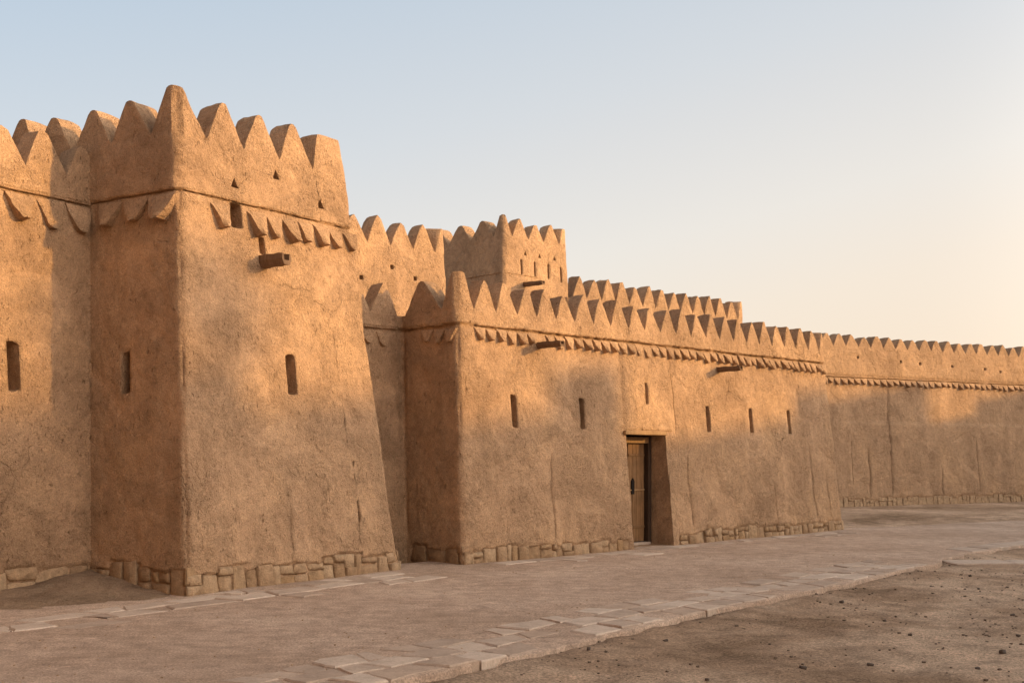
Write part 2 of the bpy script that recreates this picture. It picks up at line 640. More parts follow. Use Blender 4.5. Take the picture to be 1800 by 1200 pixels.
        # lining of the openings
        for op, ring, n, d, cen in extra:
            vs, fs = list(ring), []
            m = len(ring)
            steps = 5 if op['depth'] > 0.3 else 2
            for s in range(1, steps + 1):
                for p in ring:
                    if op['shape'] == 'door':
                        # vertical back plane: depth measured from the base line of the wall
                        basep = self.C[op['i']]
                        cur = (Vector((p.x, p.y)) - basep).dot(self.n[op['i']])
                        q = p + n * ((-op['depth'] - cur) * s / steps)
                    else:
                        q = p - n * (op['depth'] * s / steps)
                        q = q + (cen - p) * 0.06 * s / steps
                    if s < steps:
                        q = q + (cen - p).normalized() * 0.012 * noise.noise(q * 6)
                    vs.append(q)
                for k in range(m):
                    k2 = (k + 1) % m
                    a = (s - 1) * m
                    fs.append((a + k, a + k2, a + m + k2, a + m + k))
            if op['close']:
                fs.append(tuple(range(steps * m, steps * m + m)))
            fix_normals(mesh_obj(op['name'], vs, fs, self.mat, self.root, smooth=False))
        # parapet inside and roof
        iv, fs = [], []
        base_ring = []
        for i in range(self.N):
            k = self.corner(i, zv)
            a, b = self.n[i - 1], self.n[i]
            det = a.x * b.y - a.y * b.x
            off = Vector(((-th * b.y + a.y * th) / det, (-a.x * th + th * b.x) / det))
            base_ring.append(k + off)
        for zz in (zv + 0.02, zv - parapet):
            for p in base_ring:
                iv.append(Vector((p.x, p.y, zz)))
        for i in range(self.N):
            j = (i + 1) % self.N
            fs.append((j, i, self.N + i, self.N + j))
        fs.append(tuple(range(self.N, 2 * self.N)))
        mesh_obj('roof', iv, fs, self.mat, self.root, smooth=False)
        # merlons
        upos = [0.0]
        for ci in range(1, nc):
            upos.append(upos[-1] + (self.col_pos(cols[ci], zv)[0] - self.col_pos(cols[ci - 1], zv)[0]).length)
        total = upos[-1] + (self.col_pos(cols[0], zv)[0] - self.col_pos(cols[-1], zv)[0]).length

        def make(c0, c1, gain, flat):
            seq = list(range(c0, c1 + 1)) if c1 > c0 else list(range(c0, nc)) + list(range(0, c1 + 1))
            us = [upos[k] + (total if k < c0 else 0) for k in seq]
            u0, u1 = us[0], us[-1]
            hm = H * gain * random.uniform(0.86, 1.05)
            sh = random.uniform(-0.07, 0.07)
            fl = flat * random.uniform(0.6, 1.5)
            vs, fs = [], []
            nv, nw = 6, 4
            tk = th * random.uniform(0.93, 1.05)

            def mitre(i, z):
                i %= self.N
                a, b = self.n[i - 1], self.n[i]
                det = a.x * b.y - a.y * b.x
                return self.corner(i, z) + Vector(((-tk * b.y + a.y * tk) / det, (-a.x * tk + tk * b.x) / det))

            def inner_pos(c, z):
                i = c[1]
                if c[0] == 'a':
                    q = mitre(i, z)
                else:
                    p, n = self.col_pos(c, z)
                    d = self.d[i]
                    q = Vector((p.x - n.x * tk, p.y - n.y * tk))
                    a, b = mitre(i, z), mitre(i + 1, z)
                    t = max((a - self.C[i]).dot(d), min((b - self.C[i]).dot(d), (q - self.C[i]).dot(d)))
                    q = q + d * (t - (q - self.C[i]).dot(d))
                return Vector((q.x, q.y, z))

            for k, u in zip(seq, us):
                x = (u - u0) / (u1 - u0)
                a, b = (1 - fl) / 2 + sh, (1 - fl) / 2 - sh
                q = min(x / a, (1 - x) / b)
                # soft shoulder
                q = q if q < 0.92 else (0.92 + 0.08 * (1 - math.exp(-(q - 0.92) / 0.10)))
                h = 0.025 + hm * max(0.0, min(q, 1.0))
                prof = []
                for j in range(nv + 1):
                    z = zv + h * j / nv
                    p, n = self.col_pos(cols[k], z)
                    p = p + n * self.offset(cols[k], p, z)
                    if j == nv:
                        p = p - n * 0.008
                        p.z -= 0.004
                    prof.append(p)
                pt, n = self.col_pos(cols[k], zv + h)
                for w in range(1, nw):
                    p = pt.lerp(inner_pos(cols[k], zv + h), w / nw)
                    p.z += 0.018 * fbm(p, 5.0, 2) * min(1, h / 0.1)
                    prof.append(p)
                for j in (3, 1, 0):
                    z = zv + h * j / 3 - (0.012 if j == 3 else 0)
                    prof.append(inner_pos(cols[k], z))
                vs += prof
            m = nv + 1 + nw - 1 + 3
            for s in range(len(seq) - 1):
                for j in range(m - 1):
                    fs.append((s * m + j, (s + 1) * m + j, (s + 1) * m + j + 1, s * m + j + 1))
            mesh_obj('merlon', vs, fs, self.mat, self.root).data.set_sharp_from_angle(angle=R(38))

        for i in range(self.N):
            if i not in mb:
                continue
            idx = []
            for f in mb[i]:
                f = round(f, 6)
                key = min((k for k in where if k[0] == i), key=lambda k: abs(k[1] - f))
                idx.append(where[key])
            mb[i] = idx
            for a, b in zip(idx[:-1], idx[1:]):
                make(a, b, 1.0, top)
        for i, (gain, flat) in self.corner_m.items():
            if i in mb and (i - 1) % self.N in mb:
                make(mb[(i - 1) % self.N][-1], mb[i][0], gain, flat)
        return self

    def offset(self, c, p, z):
        o = lumps(p) * self.rough
        i = c[1]
        if self.zs and z > self.zs:
            o += 0.028
        if self.zs and abs(z - self.zs + 0.012) < 0.004:
            o -= 0.035 * (0.55 + 0.9 * max(0.0, noise.noise(p * 4.0) + 0.3))
        if c[0] == 'a':
            q = c[2]
            o -= (0.022 + 0.03 * noise.noise(p * 1.7)) * math.sin(math.pi * q) * self.rough
        for (ei, f0, f1, za, zb, out) in self.relief:
            if c[0] == 'e' and ei == i and f0 <= c[2] <= f1 and za <= z <= zb:
                o += out
        if z < 0.8 and c[0] == 'e' and self.bare:
            t = (Vector((p.x, p.y)) - self.C[i]).dot(self.d[i])
            for (ei, ta, tb, top) in self.bare:
                if ei == i and ta <= t <= tb and z < top + 0.03 * noise.noise(Vector((p.x * 8, p.y * 8, 1.0))):
                    o -= 0.042
                    break
        return o

    # ---------------------------------------------------------------- trimmings
    def frame_at(self, i, f, z):
        """matrix: x along the edge, y outwards, z up the battered face"""
        d = Vector((self.d[i].x, self.d[i].y, 0))
        n = Vector((self.n[i].x, self.n[i].y, 0))
        up = (Vector((0, 0, 1)) - n * self.k[i]).normalized()
        out = (n + Vector((0, 0, 1)) * self.k[i]).normalized()
        p = self.at(i, f, z)
        M = Matrix((d, out, up)).transposed().to_4x4()
        M.translation = p + n * (lumps(p) * self.rough)
        return M

    def place(self, name, me, i, f, z, scale=(1, 1, 1), rot=0.0, out=0.0):
        o = bpy.data.objects.new(name, me)
        M = self.frame_at(i, f, z)
        M = Matrix.Translation(-self.root.location) @ M @ Matrix.Translation((0, out, 0)) @ Matrix.Rotation(rot, 4, 'Y') @ Matrix.Diagonal((*scale, 1))
        o.parent = self.root
        o.matrix_local = M
        COL.objects.link(o)
        return o

    def string_course(self, i, f0=0.0, f1=1.0, rad=0.022, dz=0.0, pebbly=1.0):
        n = max(4, int((self.span(i, self.zs)[1] - self.span(i, self.zs)[0]).length * (f1 - f0) / 0.035))
        vs, fs = [], []
        nn = Vector((self.n[i].x, self.n[i].y, 0))
        for s in range(n + 1):
            f = f0 + (f1 - f0) * s / n
            p = self.at(i, f, self.zs)
            p = p + nn * (lumps(p) * self.rough + 0.004)
            p.z += dz + 0.014 * noise.noise(p * 2.1)
            e = rad * (1 + pebbly * 0.6 * noise.noise(p * 11) + pebbly * 0.35 * noise.noise(p * 31)) * (0.4 if s in (0, n) else 1)
            for a in (-100, -45, 0, 45, 100):
                vs.append(p + nn * (math.cos(R(a)) * e * 1.5) + Vector((0, 0, math.sin(R(a)) * e)))
        for s in range(n):
            for j in range(4):
                fs.append((s * 5 + j, (s + 1) * 5 + j, (s + 1) * 5 + j + 1, s * 5 + j + 1))
        return mesh_obj('string_course', vs, fs, self.mat, self.root)

    def pendants(self, i, t0, t1, pitch, ztop, h, T, skip=(), taper=0.34):
        """row of mud pendants: inverted tapering wedges that stand out from the wall at their lower end"""
        protos = [pendant_mesh(self.mat, T, s, taper) for s in range(5)]
        n = max(1, round((t1 - t0) / pitch))
        w = (t1 - t0) / n
        for k in range(n):
            t = t0 + (k + 0.5) * w
            if any(a <= t <= b for a, b in skip):
                continue
            f = self.frac(i, t, ztop)
            self.place('pendant', random.choice(protos), i, f, ztop + random.uniform(-0.012, 0.012),
                       (w * random.uniform(0.90, 1.08), random.uniform(0.65, 1.2), h * random.uniform(0.82, 1.1)), random.uniform(-0.09, 0.09))

    def footing(self, i, t0, t1, total, wmin, wmax, joined=False, skip=()):
        """rubble footing laid bare under the plaster: tall single stones and pairs, tops uneven"""
        acc = []
        t = t0
        while t < t1:
            w = min(random.uniform(wmin, wmax), t1 - t + 0.02)
            tm = t + w / 2
            top = total * (0.92 + 0.35 * noise.noise(Vector((t * 1.3, total * 40, i)))) + random.uniform(-0.03, 0.03)
            if any(a - w / 2 < tm < b + w / 2 for a, b in skip) or w < 0.05 or random.random() < self.gaps:
                t += w
                continue
            self.bare.append((i, t, t + w, top))
            f = self.frac(i, tm, 0.1)
            g = random.uniform(0.006, 0.02)
            if random.random() < 0.42 or top < 0.17:
                acc.append((f, top / 2 - 0.02, w - g, top + 0.04))
            else:
                sp = top * random.uniform(0.35, 0.65)
                acc.append((f, sp / 2 - 0.025, w - g, sp + 0.05 - g))
                if w > 0.26 and random.random() < 0.5:
                    q = random.uniform(0.35, 0.65)
                    for a, b in ((0, q), (q, 1)):
                        acc.append((self.frac(i, t + w * (a + b) / 2, 0.1), (sp + top) / 2, w * (b - a) - g, top - sp - g))
                else:
                    acc.append((self.frac(i, tm + random.uniform(-.03, .03), 0.1), (sp + top) / 2, w - g, top - sp - g))
            t += w
        self.feet.append((i, acc, joined))

    def lay_footing(self, i, acc, joined):
        if not joined:
            for f, z, w, h in acc:
                self.place('stone', random.choice(STONES), i, f, z, (w, 0.20, h), random.uniform(-0.06, 0.06), random.uniform(-0.116, -0.088))
        else:
            vs, fs = [], []
            for f, z, w, h in acc:
                me = random.choice(STONES)
                M = self.frame_at(i, f, z) @ Matrix.Translation((0, random.uniform(-0.10, -0.08), 0)) @ Matrix.Rotation(random.uniform(-.06, .06), 4, 'Y') @ Matrix.Diagonal((w, 0.2, h, 1))
                b = len(vs)
                vs += [M @ v.co for v in me.vertices]
                fs += [tuple(b + q for q in p.vertices) for p in me.polygons]
            o = mesh_obj('footing_stones', vs, fs, M_stone, self.root, smooth=False)
            o['kind'] = 'stuff'

    def spout(self, i, t, z, length, wid, hei, droop=0.06, yaw=0.0):
        """hollowed wooden roof spout"""
        f = self.frac(i, t, z)
        vs, fs = [], []
        n = 7
        for s in range(n + 1):
            y = -0.12 + (length + 0.12) * s / n
            q = 1 - 0.12 * s / n
            dz = -droop * max(0, y) / length + 0.006 * math.sin(s * 2.3)
            sec = [(-.5, .5), (-.55, 0), (-.38, -.5), (.38, -.5), (.55, 0), (.5, .5), (.33, .5), (.30, -.1), (-.30, -.1), (-.33, .5)]
            for x, zz in sec:
                vs.append((x * wid * q + yaw * y, y, zz * hei * q + dz))
        m = 10
        for s in range(n):
            for j in range(m):
                j2 = (j + 1) % m
                fs.append((s * m + j, s * m + j2, (s + 1) * m + j2, (s + 1) * m + j))
        fs.append(tuple(n * m + j for j in range(m)))
        me = bpy.data.meshes.new('water_spout')
        me.from_pydata(vs, [], fs)
        me.materials.append(M_spout)
        bm = bmesh.new()
        bm.from_mesh(me)
        bmesh.ops.recalc_face_normals(bm, faces=bm.faces)
        bm.to_mesh(me)
        bm.free()
        return self.place('water_spout', me, i, f, z)


def pendant_mesh(mat, T, seed, taper):
    """unit width and height; depth in metres"""
    rnd = random.Random(seed * 13 + int(T * 1000))
    nr, nc = 6, 5
    vs, fs = [], []
    for j in range(nr + 1):
        v = j / nr
        hw = 0.5 - taper * v ** 1.05
        th = 0.022 + T * v ** 0.9
        if j == nr:
            hw *= 0.72
        x_off = 0.03 * math.sin(seed + v * 3)
        vs.append((-hw + x_off, -0.04, -v))
        for c in range(nc):
            x = -hw + 2 * hw * c / (nc - 1)
            edge = 0.82 if c in (0, nc - 1) else 1.0
            vs.append((x + x_off + rnd.uniform(-.012, .012), th * edge + rnd.uniform(-.011, .011), -v + rnd.uniform(-.02, .02) - (0.03 * (1 - abs(2 * c / (nc - 1) - 1)) if j == nr else 0)))
        vs.append((hw + x_off, -0.04, -v))
    m = nc + 2
    for j in range(nr):
        for c in range(m - 1):
            a = j * m + c
            fs.append((a + m, a + m + 1, a + 1, a))
    fs.append(tuple(nr * m + c for c in range(m))[::-1])
    fs.append(tuple(range(m)))
    me = bpy.data.meshes.new('pendant')
    me.from_pydata(vs, [], fs)
    me.materials.append(mat)
    me.polygons.foreach_set('use_smooth', [True] * len(me.polygons))
    bm = bmesh.new()
    bm.from_mesh(me)
    bmesh.ops.recalc_face_normals(bm, faces=bm.faces)
    bm.to_mesh(me)
    bm.free()
    me.set_sharp_from_angle(angle=R(50))
    return me


def chunk_mesh(name, mat, seed, flat=0.0):
    """a roughly squared stone of unit size, faces uneven, corners knocked off"""
    rnd = random.Random(seed)
    bm = bmesh.new()
    bmesh.ops.create_cube(bm, size=1.0)
    for v in bm.verts:
        v.co.x += rnd.uniform(-.12, .12)
        v.co.y += rnd.uniform(-.10, .06)
        v.co.z += rnd.uniform(-.12, .12)
    bmesh.ops.bevel(bm, geom=list(bm.edges), offset=0.06, segments=1, affect='EDGES', profile=0.6)
    for v in bm.verts:
        v.co += Vector([rnd.uniform(-.018, .018) for _ in range(3)])
    bmesh.ops.subdivide_edges(bm, edges=[e for e in bm.edges if e.calc_length() > 0.4], cuts=1, use_grid_fill=True)
    for v in bm.verts:
        v.co += v.co.normalized() * 0.055 * noise.noise(v.co * 3.1 + Vector((seed, 0, 0)))
    bmesh.ops.triangulate(bm, faces=bm.faces)
    me = bpy.data.meshes.new(name)
    bm.to_mesh(me)
    bm.free()
    me.materials.append(mat)
    me.polygons.foreach_set('use_smooth', [True] * len(me.polygons))
    return me


STONES = [chunk_mesh('stone', M_stone, s) for s in range(12)]

# ------------------------------------------------------------------ ground
c0, c1 = Vector((-3.747, 13.147)), Vector((-1.585, 16.256))       # tower front corners on the ground
td = (c1 - c0).normalized()
sd = Vector((-0.8619, 0.5070))                                     # direction of the tower's side walls
inner = c0 + sd * 1.66                                             # where the recessed wall meets the tower
KERB = [(-22, -18.5), (-12, -5.8), (-4.7, 3.4), (0, 9.35), (1.74, 11.58), (4.44, 14.8), (5.5, 16.1), (6.33, 17.1), (6.95, 18.1), (7.6, 19.0), (9.2, 20.6), (14, 23.5), (30, 32), (75, 55)]
BACK = [(-30, -16), (-19, -4), (-10.5, 7.0), (-6.2, 12.4), (-4.6, 14.2), (-2.2, 16.6), (-1.0, 17.6), (0.1, 18.6), (1.2, 19.6), (2.4, 20.8), (7.0, 25.0), (12.6, 28.2), (31, 38.2), (72, 60)]


def polyline(pts, n):
    pts = [Vector(p) for p in pts]
    seg = [(b - a).length for a, b in zip(pts, pts[1:])]
    return pts, seg


def kerb_side(x, y):
    """signed distance to the road edge line: positive on the open-soil side"""
    best, sgn = 1e9, 1
    p = Vector((x, y))
    for a, b in zip(KERB, KERB[1:]):
        a, b = Vector(a), Vector(b)
        d = b - a
        t = max(0, min(1, (p - a).dot(d) / d.length_squared))
        q = a + d * t
        l = (p - q).length
        if l < best:
            best = l
            sgn = 1 if (d.x * (p.y - a.y) - d.y * (p.x - a.x)) < 0 else -1
    return best * sgn


def soil_height(x, y):
    s = kerb_side(x, y)
    n = 0.05 * fbm((x, y, 0), 0.5, 3) + 0.020 * fbm((x, y, 3), 2.2, 3) + 0.013 * fbm((x, y, 5), 7.0, 2)
    if s > 0:
        h = -0.070 + n * smooth01(s / 0.8) + 0.012 * noise.noise(Vector((x * 3, y * 3, 0))) + 0.040 * math.exp(-s / 0.30) * (0.6 + noise.noise(Vector((x * 1.5, y * 1.5, 4))))
    else:
        h = -0.12 + 0.10 * smooth01((-s - 6.5) / 1.5) + n * 0.5 * smooth01((-s - 6.0) / 2)
    return h


def axis(lo, hi, step, far):
    a = []
    v = lo
    while v <= hi + 1e-6:
        a.append(v)
        v += step
    g, s = lo, step
    left = []
    while g > -far:
        s *= 1.35
        g -= s
        left.append(g)
    g, s = hi, step
    right = []
    while g < far:
        s *= 1.35
        g += s
        right.append(g)
    return left[::-1] + a + right


xs, ys = axis(-9, 12, 0.085, 1500), axis(5.5, 27, 0.085, 2500)
V, F = [], []
for y in ys:
    for x in xs:
        inside = -40 < x < 60 and -20 < y < 70
        V.append((x, y, soil_height(x, y) if inside else -0.05))
w_ = len(xs)
for j in range(len(ys) - 1):
    for i in range(w_ - 1):
        F.append((j * w_ + i, j * w_ + i + 1, (j + 1) * w_ + i + 1, (j + 1) * w_ + i))
ground = mesh_obj('ground', V, F, M_soil)
tag(ground, 'bare brown desert soil with darker damp patches', 'ground', kind='structure')

# road: compacted earth between the wall and the open soil
V, F = [], []
rows = []
for k in range(len(KERB) - 1):
    a, b = Vector(KERB[k]), Vector(KERB[k + 1])
    p, q = Vector(BACK[k]), Vector(BACK[k + 1])
    n = max(2, int((b - a).length / 0.14)) if -5 < a.x < 10 else 10
    for s in range(n + (1 if k == len(KERB) - 2 else 0)):
        rows.append((a.lerp(b, s / n), p.lerp(q, s / n)))
ACROSS = 60
for a, b in rows:
    edge = 0.10 * noise.noise(Vector((a.x * 1.3, a.y * 1.3, 0))) + 0.05 * noise.noise(Vector((a.x * 6, a.y * 6, 0)))
    dirn = (b - a).normalized()
    a2 = a - dirn * edge
    V.append((a2.x - dirn.x * 0.02, a2.y - dirn.y * 0.02, -0.16))
    V.append((a2.x - dirn.x * 0.012, a2.y - dirn.y * 0.012, -0.022))
    for j in range(ACROSS + 1):
        p = a2.lerp(b, j / ACROSS)
        z = 0.016 * fbm((p.x, p.y, 0), 0.45, 3) + 0.005 * fbm((p.x, p.y, 4), 3.0, 3) - (0.008 if j == 0 else 0)
        V.append((p.x, p.y, z))
w_ = ACROSS + 3
for j in range(len(rows) - 1):
    for i in range(w_ - 1):
        F.append((j * w_ + i + 1, j * w_ + i, (j + 1) * w_ + i, (j + 1) * w_ + i + 1))
road = mesh_obj('road', V, F, M_road)
tag(road, 'pale compacted earth lane running along the mud walls', 'road', kind='structure')


# wind-blown sand piled in the corner between the tower and the recessed wall
V, F = [], []
ND = 44
tnv = Vector((td.y, -td.x))
for j in range(ND + 1):
    for i in range(ND + 1):
        q = inner + Vector((0, 0)) - td * (3.2 * i / ND - 0.6) + tnv * (2.7 * j / ND - 0.5)
        a, b = abs((q - inner).dot(td)), abs((q - inner).dot(tnv))
        r = math.hypot(a * 0.72, b * 0.95)
        h = 0.25 * max(0.0, 1 - r / 1.75) ** 1.3 - 0.035 + 0.035 * fbm((q.x, q.y, 9), 1.6, 3) + 0.012 * fbm((q.x, q.y, 2), 7, 3)
        V.append((q.x, q.y, h))
for j in range(ND):
    for i in range(ND):
        F.append((j * (ND + 1) + i, j * (ND + 1) + i + 1, (j + 1) * (ND + 1) + i + 1, (j + 1) * (ND + 1) + i))
drift = fix_normals(mesh_obj('sand_drift', V, F, M_sand))
tag(drift, 'sand drift piled in the shaded corner beside the near tower', 'sand', kind='structure')


# flagstones: irregular slabs let into both borders of the road
def slab_poly(pts, z, thick, name, parent, seed):
    """pts: outline (counter-clockwise) on the ground; makes a thin slab with a worn edge"""
    rnd = random.Random(seed)
    c = sum((Vector(p) for p in pts), Vector((0, 0))) / len(pts)
    ring = []
    for k in range(len(pts)):
        a, b = Vector(pts[k]), Vector(pts[(k + 1) % len(pts)])
        for s in (0, 0.35, 0.7):
            p = a.lerp(b, s + rnd.uniform(-.06, .06) if s else 0)
            ring.append(p + Vector((rnd.uniform(-.018, .018), rnd.uniform(-.018, .018))))
    m = len(ring)
    tx, ty = rnd.uniform(-.014, .014), rnd.uniform(-.014, .014)
    vs = []
    for sc, dz in ((1.0, -thick), (1.0, -0.012), (0.93, 0.0)):
        for p in ring:
            q = c + (p - c) * sc
            vs.append((q.x, q.y, z + dz + tx * (q.x - c.x) + ty * (q.y - c.y)))
    fs = []
    for r_ in range(2):
        for k in range(m):
            k2 = (k + 1) % m
            fs.append((r_ * m + k, r_ * m + k2, (r_ + 1) * m + k2, (r_ + 1) * m + k))
    fs.append(tuple(2 * m + k for k in range(m)))
    o = mesh_obj(name, vs, fs, M_slab, parent, smooth=False, origin=(c.x, c.y, 0))
    return o


def road_z(x, y):
    return 0.016 * fbm((x, y, 0), 0.45, 3) + 0.005 * fbm((x, y, 4), 3.0, 3)


def strip(line, inward, widths, length, z, seed, skip=0.0, gap=0.016):
    """rows of slabs along a polyline; inward +1 = to the left of the walking direction"""
    rnd = random.Random(seed)
    pts = [Vector(p) for p in line]
    segs = [(b - a) for a, b in zip(pts, pts[1:])]
    tot = sum(s.length for s in segs)

    def at(t, off):
        t = max(0, min(tot - 1e-4, t))
        for a, s in zip(pts, segs):
            if t <= s.length:
                d = s.normalized()
                return a + d * t + Vector((-d.y, d.x)) * off * inward
            t -= s.length
        return pts[-1]

    off = 0.0
    for ri, wd in enumerate(widths):
        t = -rnd.uniform(0, length)
        wob = lambda u, r_: 0.07 * noise.noise(Vector((u * 1.1, r_ * 9.0 + seed, 0))) if r_ else 0.025 * noise.noise(Vector((u * 2.0, seed, 0)))
        skew = rnd.uniform(-.12, .12)
        while t < tot:
            l = length * rnd.uniform(0.5, 1.5)
            sk2 = rnd.uniform(-.16, .16)
            if t > 0 and t + l < tot and rnd.random() > skip * (0.4 + ri):
                a0, a1 = off + wob(t, ri), off + wob(t + l, ri)
                b0, b1 = off + wd + wob(t, ri + 1), off + wd + wob(t + l, ri + 1)
                quad = [at(t + gap, a0 + gap), at(t + l - gap, a1 + gap), at(t + l - gap + sk2, b1 - gap), at(t + gap + skew, b0 - gap)]
                if rnd.random() < 0.5:
                    mid = at(t + l * rnd.uniform(.35, .65), (b0 + b1) / 2 + rnd.uniform(-.09, .06))
                    quad.insert(3, mid)
                if inward < 0:
                    quad = quad[::-1]
                cx = sum(p.x for p in quad) / len(quad)
                cy = sum(p.y for p in quad) / len(quad)
                slab_poly(quad, road_z(cx, cy) + z + rnd.uniform(-.004, .008), 0.09, 'flagstone', road, rnd.random())
            skew = sk2
            t += l
        off += wd


strip(KERB[2:8], 1, (0.36, 0.32, 0.34), 0.42, 0.006, 3, skip=0.12)
strip(KERB[8:12], 1, (0.5,), 0.7, 0.012, 5, skip=0.25)
tn = Vector((td.y, -td.x))
strip([c0 - td * 4.2 + tn * 0.05, c0 + td * 0.0 + tn * 0.12, c1 + tn * 0.12], -1, (0.34, 0.38, 0.36), 0.5, 0.007, 11, skip=0.30)
dd = Vector((0.70701, 0.70720))
dn = Vector((0.70720, -0.70701))
g0 = Vector((-0.7156, 16.8367))
strip([g0 + dn * 0.10, g0 + dd * 11.2 + dn * 0.10], -1, (0.35, 0.4), 0.5, 0.006, 17, skip=0.5)

# narrow stone path that leaves the road at the right
path = empty('stone_path', (9.0, 17.6, 0), 'pale narrow strip of stone slabs crossing the soil at the right edge', 'path')
path['kind'] = 'structure'
x = 6.75
rnd = random.Random(4)
while x < 14.5:
    l = rnd.uniform(0.8, 1.4)
    y = 17.35 + (x - 6.75) * -0.03
    quad = [(x + .01, y), (x + l - .01, y - .03), (x + l - .02, y + 0.55), (x + .02, y + 0.58)]
    slab_poly(quad, -0.012 + rnd.uniform(-.004, .004), 0.16, 'paving_slab', path, rnd.random())
    x += l

# ------------------------------------------------------------------ near tower
DEPTH = 6.0
tower = Block('corner_tower', 'tall near mud tower with dark left side and sunlit front, crowned by the largest merlons', 'tower',
              [c0, c1, c1 + sd * DEPTH, c0 + sd * DEPTH], [0.115, 0.075, 0.075, 0.075], 5.54, 4.85, radius=0.07, step=0.042, visible=(0, 3))
tower.opening(0, 1.94, 0.17, 2.40, 2.97, 0.5)
tower.opening(0, 1.20, 0.13, 5.02, 5.16, 0.3, 'tri', 'vent_hole')
tower.opening(0, 1.95, 0.13, 5.28, 5.43, 0.3, 'tri', 'vent_hole')
tower.opening(0, 2.76, 0.13, 5.03, 5.17, 0.3, 'tri', 'vent_hole')
tower.opening(0, 1.20, 0.19, 4.50, 4.825, 0.35, 'slot', 'broken_hole')
tower.opening(0, 1.60, 0.10, 4.22, 4.46, 0.10, 'slot', 'spout_channel')
Lside = DEPTH
tower.opening(3, DEPTH - 1.28, 0.15, 2.38, 2.92, 0.5)
Lt = (tower.corner(1, 5.6) - tower.corner(0, 5.6)).length
Ls = (tower.corner(0, 5.6) - tower.corner(3, 5.6)).length
tower.merlons(0, [0.43, 1.03, 1.66, Lt - 0.66])
tower.merlons(1, [0.35, 1.1, 1.85, 2.6, 3.35, 4.1, Ls - 0.4])
tower.merlons(2, [0.35, 1.1, 1.8, Lt - 0.35])
tower.merlons(3, [Ls - 0.42 - 0.73 * k for k in range(7, -1, -1)][1:])
tower.corner_m = {0: (1.05, 0.33), 1: (1.0, 0.38), 2: (1.0, .25)}
tower.footing(0, 0.05, (c1 - c0).length - 0.03, 0.28, 0.13, 0.34)
tower.footing(3, DEPTH - 1.75, DEPTH - 0.03, 0.36, 0.22, 0.46)
tower.crack(0, 1.72, 0.25, 1.1, 0.008, 0.016, 0.10)
tower.crack(0, 3.0, 0.3, 0.95, 0.008, 0.02, 0.10)
tower.build(H=0.57, th=0.34, top=0.12)
tower.string_course(0, 0.0, 0.97, 0.014, 0.008, 1.3)
tower.string_course(3, 0.3, 1.0, 0.014, 0.008, 1.3)
tower.pendants(0, 0.78, 3.45, 0.30, 4.77, 0.29, 0.14, skip=((1.05, 1.36),))
tower.pendants(3, DEPTH - 1.95, DEPTH - 0.55, 0.45, 4.80, 0.33, 0.12)
tower.spout(0, 1.60, 4.13, 0.42, 0.16, 0.16, 0.05)

# recessed wall at the left edge
L0 = inner - td * 6.5
inn = inner + td * 1.2
back = Vector((-td.y, td.x)) * 1.2
left = Block('recessed_wall', 'recessed mud wall at the left edge with the tower\'s shadow falling on it', 'wall',
             [L0, inn, inn + back, L0 + back], [0.10, 0.0, 0.0, 0.0], 5.12, 4.83, radius=0.05, step=0.06, visible=(0,))
left.opening(0, 5.65, 0.17, 2.38, 3.0, 0.5)
left.merlons(0, [6.50 + 0.57 - 0.57 * k for k in range(8, -1, -1)])
left.footing(0, 3.0, 6.5, 0.36, 0.22, 0.55)
left.build(H=0.50, th=0.34, top=0.13)
left.string_course(0, 0.3, 1.0, 0.015)
left.pendants(0, 3.15, 6.87, 0.40, 4.78, 0.34, 0.13)

# ------------------------------------------------------------------ gate block
P1 = Vector((-1.645, 17.74))
P0 = P1 - dd * 2.2
g1 = g0 + dd * 11.277
BK = 3.1
gate = Block('gate_block', 'long low mud block with the wooden door and a row of narrow slits', 'building',
             [P0, P1, g0, g1, g1 - dn * BK, P0 - dn * (BK - 1.3)], [0.09, 0.05, 0.09, 0.068, 0.03, 0.0], 3.83, 3.63, radius=0.075, step=0.06, visible=(0, 1, 2))
for t in (1.27, 2.88, 6.47, 7.93, 9.34):
    gate.opening(2, t, 0.125, 2.05, 2.60 if t < 4 else 2.57, 0.45)
gate.opening(2, 4.62, 0.085, 2.52, 2.93, 0.4)
gate.opening(2, 4.56, 1.14, 0.0, 1.99, 0.60, 'door', 'doorway', close=False)
fa, fb = gate.frac(2, 3.97, 2.8), gate.frac(2, 5.34, 2.8)
gate.relief.append((2, fa, fb, 2.06, 3.60, 0.028))
gate.anch[2] += [fa, fb, fa - 0.0012, fb + 0.0012]
gate.rows_anchor += [2.06, 2.045]
gate.crack(2, 2.03, 0.2, 1.75, 0.012, 0.035, 0.06)
gate.crack(2, 5.75, 0.2, 1.7, 0.012, 0.035, 0.08)
gate.crack(2, 5.42, 1.95, 3.2, 0.012, 0.045, 0.05)
gate.crack(2, 10.1, 0.25, 1.9, 0.010, 0.03, 0.05)
gate.crack(2, 10.7, 0.25, 1.2, 0.010, 0.03, 0.05)
gate.crack(2, 8.6, 0.2, 1.1, 0.010, 0.025, 0.05)
Lf = (gate.corner(3, 3.86) - gate.corner(2, 3.86)).length
Le1 = (gate.corner(2, 3.86) - gate.corner(1, 3.86)).length
Le0 = (gate.corner(1, 3.86) - gate.corner(0, 3.86)).length
nm = 22
gate.merlons(2, [0.32 + (Lf - 0.32 - 0.25) * k / nm for k in range(nm + 1)])
gate.merlons(1, [0.12, Le1 - 0.32])
gate.merlons(0, [Le0 - 0.12 - 0.52 * k for k in range(3, -1, -1)])
Lr = (gate.corner(4, 3.86) - gate.corner(3, 3.86)).length
gate.merlons(3, [0.25 + 0.45 * k for k in range(int((Lr - 0.3) / 0.45))])
gate.corner_m = {2: (1.12, 0.32), 3: (0.92, 0.24)}
